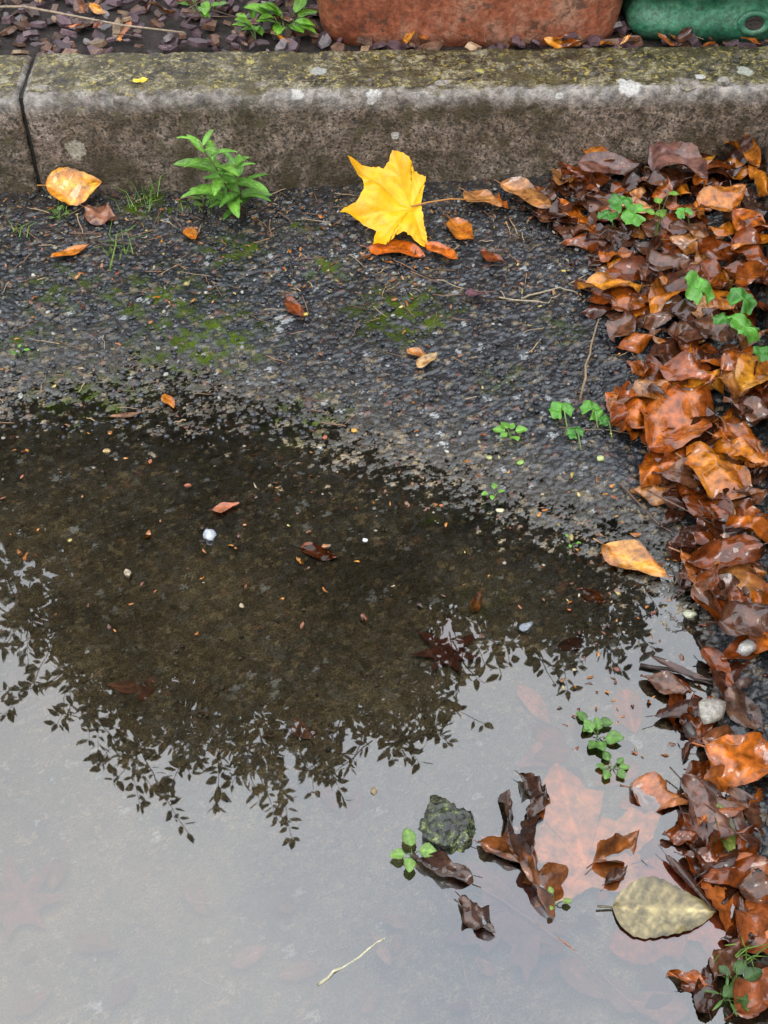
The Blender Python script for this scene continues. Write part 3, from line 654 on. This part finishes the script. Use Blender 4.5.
lance(bA+Vector((-.004,0,0)),(bA.x-.012,bA.y-.040,bA.z+.060),6,.050,2.1,(.12,.30,.05))
wd.build("willowherb_weed",M_green)
def sprout(name,u,v,n,Ls,col=(.16,.36,.05),h=.012,z=None,wr=.8,spread=.008):
    ac=Acc(); p=G(u,v,plane=z); zz=top(p.x,p.y)
    for i in range(n):
        az=i*6.283/n+random.uniform(-.4,.4); l=Ls*random.uniform(.75,1.15); q=Vector((p.x+math.cos(az)*spread,p.y+math.sin(az)*spread,zz+h*random.uniform(.6,1.3)))
        tube(ac,[(p.x,p.y,zz-.002),(p.x*.5+q.x*.5,p.y*.5+q.y*.5,q.z*.7+zz*.3),tuple(q)],.0008,.0006,(.12,.2,.05),4)
        plant_leaf(ac,tuple(q),az,l,l*wr,np.array(col)*random.uniform(.8,1.2),up=random.uniform(-.1,.3),bend=-.3,fold=.12,tip=.2,serr=.05,nv=4)
    ac.build(name,M_green)
sprout("seedling",510,436,6,.019); sprout("seedling",493,499,4,.012)
sprout("seedling",598,738,5,.020,(.13,.28,.05),z=0,h=.005); sprout("seedling",612,768,6,.014,(.13,.26,.05),z=0,h=.004); sprout("seedling",592,725,3,.016,(.08,.17,.03),z=0,h=.006)
sprout("seedling",412,856,4,.020,(.17,.30,.06),h=.010,z=0); sprout("seedling",570,546,3,.007); sprout("seedling",555,905,3,.010,(.2,.3,.06),z=0)
sprout("seedling",20,356,4,.010); sprout("seedling",655,240,4,.022,(.17,.32,.05),h=.085); sprout("seedling",735,985,5,.02,(.08,.16,.04),z=0)
sprout("seedling",205,205,6,.02,(.12,.22,.04)); sprout("seedling",60,220,5,.014,(.12,.2,.05)); sprout("seedling",725,1000,7,.02,(.1,.2,.04),z=0,wr=.2)
def lobedweed(name,items):
    ac=Acc()
    for (u,v,s,h,rot,col) in items:
        p=G(u,v,dz=h); pb_=G(u+6,v+18)
        ol=[];tp_=[]
        for i in range(15):
            a=math.radians(-65+310*i/14)-math.pi/2; r=(.5 if i%2==0 else .455)*(1 if i%4 else 1.04)
            if i%4==0: tp_.append(len(ol)+1)
            ol.append((r*.97*math.sin(a-.08),r*.97*math.cos(a-.08))); ol.append((r*math.sin(a+.05),r*math.cos(a+.05)))
        ol.append((.0,-.05))
        V,Fc,C=lobed(ol,tp_,(0,.02),s,col,np.array(col)*.65,vein=1.5,cup=-.35,wob=.10,rings=8,dens=3,crease=.035)
        ac.add(place(V,(p.x,p.y,p.z),rot,random.gauss(0,.15),0.),Fc,C) if s<.045 else ac.add(place(place(V,(0,0,0),rot),(p.x,p.y,p.z),0,random.gauss(0,.25),.30+random.gauss(0,.2)),Fc,C)
        tube(ac,[(pb_.x,pb_.y,pb_.z),((p.x+pb_.x)/2,(p.y+pb_.y)/2+.005,(p.z+pb_.z)/2+.01),(p.x,p.y,p.z+.001)],.0013,.001,(.2,.3,.08))
    ac.build(name,M_green)
gA=(.12,.35,.045); gB=(.07,.24,.035)
lobedweed("herb_robert_weed",[(700,288,.064,.105,.4,gA),(742,300,.050,.10,-.5,gB),(746,326,.060,.095,1.4,gA),(724,318,.038,.085,2.4,gB),(765,352,.038,.085,.6,gB)])
lobedweed("ground_weed",[(561,409,.040,.014,.3,gA),(592,410,.038,.014,-.6,gA),(575,432,.028,.012,.5,gB),(606,420,.024,.010,1.,gB)])
lobedweed("ground_weed",[(622,203,.050,.085,.2,gB),(634,214,.046,.08,1.2,gA),(608,214,.038,.075,2.2,gB),(684,212,.030,.095,.3,gA)])
def bedplant(name,x,y,n,L_,h):
    ac=Acc()
    for i in range(n):
        az=random.uniform(0,6.3); r=random.uniform(0,.035); q=(x+r*math.cos(az),y+r*math.sin(az),BZ+.02+random.uniform(.3,1)*h); l=L_*random.uniform(.7,1.2)
        tube(ac,[(x,y,BZ),q],.0012,.0009,(.14,.2,.05),4); plant_leaf(ac,q,az,l,l*.6,np.array((.18,.42,.04))*random.uniform(.6,1.2),up=random.uniform(-.2,.5),bend=-.5,nv=6)
    ac.build(name,M_green)
a_=G(285,42,plane=BZ); bedplant("garden_weed",a_.x,a_.y+.02,16,.045,.03); a_=G(205,22,plane=BZ); bedplant("garden_weed",a_.x,a_.y,9,.035,.03); a_=G(255,45,plane=BZ); bedplant("garden_weed",a_.x,a_.y+.02,7,.035,.015)
gt=Acc()
for (u,v,n,h) in [(118,255,9,.07),(150,200,14,.05),(140,210,10,.03),(20,235,8,.03),(200,210,8,.03),(735,960,10,.04),(765,255,4,.05),(60,215,6,.04)]:
    p=G(u,v); zz=top(p.x,p.y)
    for i in range(n):
        az=random.uniform(0,6.3); l=h*random.uniform(.5,1.2); x0=p.x+random.gauss(0,.012); y0=p.y+random.gauss(0,.008); 
        tube(gt,[(x0,y0,zz),(x0+l*.25*math.cos(az),y0+l*.25*math.sin(az),zz+l*.6),(x0+l*.8*math.cos(az),y0+l*.8*math.sin(az),zz+l*.7)],.0014,.0003,np.array((.18,.32,.05))*random.uniform(.6,1.3),4)
gt.build("grass_tufts",M_green)
cr=Acc()
for i in range(800):
    k=random.random()
    if k<.55: u=random.uniform(0,620); v=random.uniform(195,310)
    elif k<.78: u=random.uniform(0,620); v=random.uniform(300,640)
    else: u=random.uniform(560,720); v=random.uniform(430,760)
    p=G(u,v); L_=random.uniform(.004,.012)*(1.5 if random.random()<.2 else 1); c1,c2=random.choice(CB+[((.5,.4,.1),(.4,.3,.1)),((.4,.33,.2),(.28,.2,.12))])
    V,Fc,C=ovate(L_,L_*random.uniform(.3,.7),np.array(c1)*.8,np.array(c2)*.8,bend=random.gauss(0,.8),cross=random.gauss(0,.8),nt=7,ns=5,stem=0)
    cr.add(place(V,(p.x,p.y,top(p.x,p.y)+(.005 if p.z>0 else .0005)),random.uniform(0,6.3),random.gauss(0,.3),random.gauss(0,.3)),Fc,C)
cr.build("leaf_fragments",M_leaf)

# ---------------------------------------------------------------- tree over the bed (seen mirrored in the puddle)
def mir(u,v,Yd):
    a,b_,c_=ray(u,v); t=Yd/b_; return Vector((a*t,Yd,-CH-c_*t)), F/t
te=empty("beech_tree"); fol=Acc(); wood=Acc(); trunk_b=Vector((-.9,6.0,.15)); trunk_t=Vector((-.8,5.7,3.2))
lobes=[(-180,470,5.4,150),(-60,470,5.2,130),(60,500,5.0,110),(30,380,5.4,140),(170,570,4.9,110),(160,400,5.3,150),(270,650,4.8,90),(240,560,5.2,110),(350,610,4.9,110),(385,680,4.8,66),(310,705,4.9,58),(300,420,5.4,150),(450,560,5.1,95),(430,420,5.5,140),(540,560,5.0,85),(590,590,5.1,62),(560,440,5.4,120),(640,480,5.4,70),(170,655,4.8,66),(490,600,5.2,55),(100,620,5.0,58),(225,705,4.9,48),(350,470,5.0,90),(120,690,4.9,32),(550,620,4.9,40)]
lv=[];li=[]
for (u,v,Yd,rp) in lobes:
    c_,s_=mir(u,v,Yd); r=rp/s_; n=int(1050*(rp/100)**2)
    d=rng.normal(size=(n,3)); d/=np.linalg.norm(d,axis=1)[:,None]; rr=r*rng.random(n)**.4
    ph=np.sin(d[:,0]*7+u)*np.cos(d[:,2]*6+v)*np.sin(d[:,1]*5); rr*=(.92+.18*ph)
    lv.append(np.array(c_)+d*rr[:,None])
    n=int(520*(rp/100)**2); d=rng.normal(size=(n,3)); d/=np.linalg.norm(d,axis=1)[:,None]
    li.append(np.array(c_)+np.array([0,.25,0])+d*(r*.84*rng.random(n)**.4)[:,None])
    mid=trunk_t.lerp(c_,.5)+Vector((random.gauss(0,.15),random.gauss(0,.15),-.15))
    tube(wood,[trunk_t,trunk_t.lerp(mid,.5)+Vector((0,0,-.05)),mid,c_],.05,.012,(.06,.05,.04),6)
    for k in range(5):
        e=Vector(rng.normal(size=3)).normalized()*r*.9; tube(wood,[c_,c_+e*.5+Vector((0,0,.03)),c_+e],.012,.004,(.05,.04,.03),4)
lv=np.concatenate(lv); li=np.concatenate(li)
def addleaves(P_,Lm,acc,dirv=None,wd_=.27):
    n=len(P_); a=rng.normal(size=(n,3)) if dirv is None else dirv+rng.normal(size=(n,3))*.35
    a/=np.linalg.norm(a,axis=1)[:,None]; q=rng.normal(size=(n,3))
    if dirv is not None: q=np.array([1.,-.3,.6])+.8*q
    q-= (q*a).sum(1)[:,None]*a; q/=np.linalg.norm(q,axis=1)[:,None]; w_=np.cross(a,q)
    L_=Lm*(.7+.6*rng.random(n))[:,None]; Wd=L_*wd_
    pts_=[P_,P_+a*L_*.3+q*Wd,P_+a*L_*.7+q*Wd*.8,P_+a*L_-w_*L_*.1,P_+a*L_*.7-q*Wd*.8,P_+a*L_*.3-q*Wd]
    V=np.stack(pts_,1).reshape(-1,3); g=(.6+.8*rng.random(n))[:,None]; C=np.repeat(np.array([.058,.062,.022])*g,6,0)
    acc.add(V,[(i*6,i*6+1,i*6+2,i*6+3,i*6+4,i*6+5) for i in range(n)],C)
addleaves(lv,.085,fol); addleaves(li,.16,fol)
def spray(p0,d,length,acc=fol):
    d=Vector(d).normalized(); pts_=[Vector(p0)]; dd=d.copy(); cur=Vector((random.gauss(0,.12),random.gauss(0,.1),random.gauss(-.05,.12)))
    n=max(4,int(length/.07))
    for i in range(n): dd=(dd+cur*.35).normalized(); pts_.append(pts_[-1]+dd*(length/n))
    tube(wood,pts_,.006,.002,(.05,.04,.03),4)
    LP=[];LD=[]
    for i in range(1,len(pts_)):
        for s in (1,-1):
            if random.random()<.12: continue
            t=(pts_[i]-pts_[i-1]).normalized(); side=t.cross(Vector((0,.8,.6))).normalized()*s
            LP.append(pts_[i]+side*.01); LD.append(t*.7+side)
            if random.random()<.45: LP.append(pts_[i].lerp(pts_[i-1],.5)); LD.append(t+Vector((random.gauss(0,1),random.gauss(0,1),random.gauss(0,1)))*.7)
    LP.append(pts_[-1]); LD.append(pts_[-1]-pts_[-2])
    LD=[x.normalized() for x in LD]
    addleaves(np.array([list(x) for x in LP]),.078,acc,np.array([list(x) for x in LD]),.24)
for (u,v,u2,v2) in [(60,600,95,760),(110,620,140,785),(130,640,110,700),(90,590,60,665),(60,600,110,730),(150,680,175,770),(200,690,215,790),(235,700,245,795),(260,720,290,788),(300,730,330,775),(340,720,350,778),(380,700,400,765),(410,690,440,750),(425,660,445,740),(430,640,450,700),(480,630,500,665),(520,620,535,665),(560,620,575,668),(600,620,612,670),(620,590,640,660),(630,560,650,600),(640,520,668,560),(20,590,45,650),(0,570,-5,625),(-60,580,-80,640),(40,590,20,640),(180,690,150,740),(160,700,115,770),(120,600,75,700),(330,740,310,790),(270,740,250,790),(400,720,420,760),(150,640,130,720),(90,640,150,720),(200,720,190,775),(450,640,470,690)]:
    for k in range(5):
        Yd=random.uniform(4.6,5.1); j=lambda s:random.gauss(0,s)
        a1,_=mir(u+j(12),v+j(8),Yd+.1); a2,_=mir(u2+j(14),v2+j(14)-10*(k>1),Yd-.1); spray(a1,a2-a1,(a2-a1).length*random.uniform(.7,1.02))
fol.build("leaves",M_crown,False,te)
tube(wood,[trunk_b,trunk_b.lerp(trunk_t,.33)+Vector((.05,0,0)),trunk_b.lerp(trunk_t,.66),trunk_t],.20,.10,(.06,.055,.045),14)
wood.build("trunk_and_limbs",M_bark,True,te)

# ---------------------------------------------------------------- light
wld=bpy.data.worlds.new("World"); sc.world=wld; wld.use_nodes=True; nt=wld.node_tree; nt.nodes.clear(); L=nt.links
out=N(nt,'ShaderNodeOutputWorld'); bg=N(nt,'ShaderNodeBackground'); bg.inputs[1].default_value=.1
sky=N(nt,'ShaderNodeTexSky',sky_type='NISHITA'); sky.sun_disc=False; sky.sun_elevation=math.radians(50); sky.sun_rotation=math.radians(195)
tcn=N(nt,'ShaderNodeTexCoord').outputs['Generated']; sep=N(nt,'ShaderNodeSeparateXYZ'); L.new(tcn,sep.inputs[0])
grad=ramp(nt,sep.outputs[2],[(0.,.32),(.5,.66),(.80,.92),(.97,1.12)])
cl=noise(nt,2.6,4,.5,tcn)
cloud=ramp(nt,cl,[(.36,(.70,.77,.88)),(.5,(.86,.90,.96)),(.62,(1.,1.,1.01))])
cloud=mix(nt,1.,cloud,grad,'MULTIPLY')
sc2=N(nt,'ShaderNodeVectorMath',operation='SCALE'); L.new(cloud,sc2.inputs[0]); sc2.inputs['Scale'].default_value=30.
fin=mix(nt,.92,sky.outputs[0],sc2.outputs[0]); L.new(fin,bg.inputs[0]); L.new(bg.outputs[0],out.inputs[0])
sun=bpy.data.lights.new("sun",'SUN'); sun.energy=.9; sun.angle=math.radians(20); sun.color=(1,.96,.90)
so_=bpy.data.objects.new("sun",sun); sc.collection.objects.link(so_); so_.rotation_euler=(math.radians(40),math.radians(-12),0); so_.location=(0,-3,5)
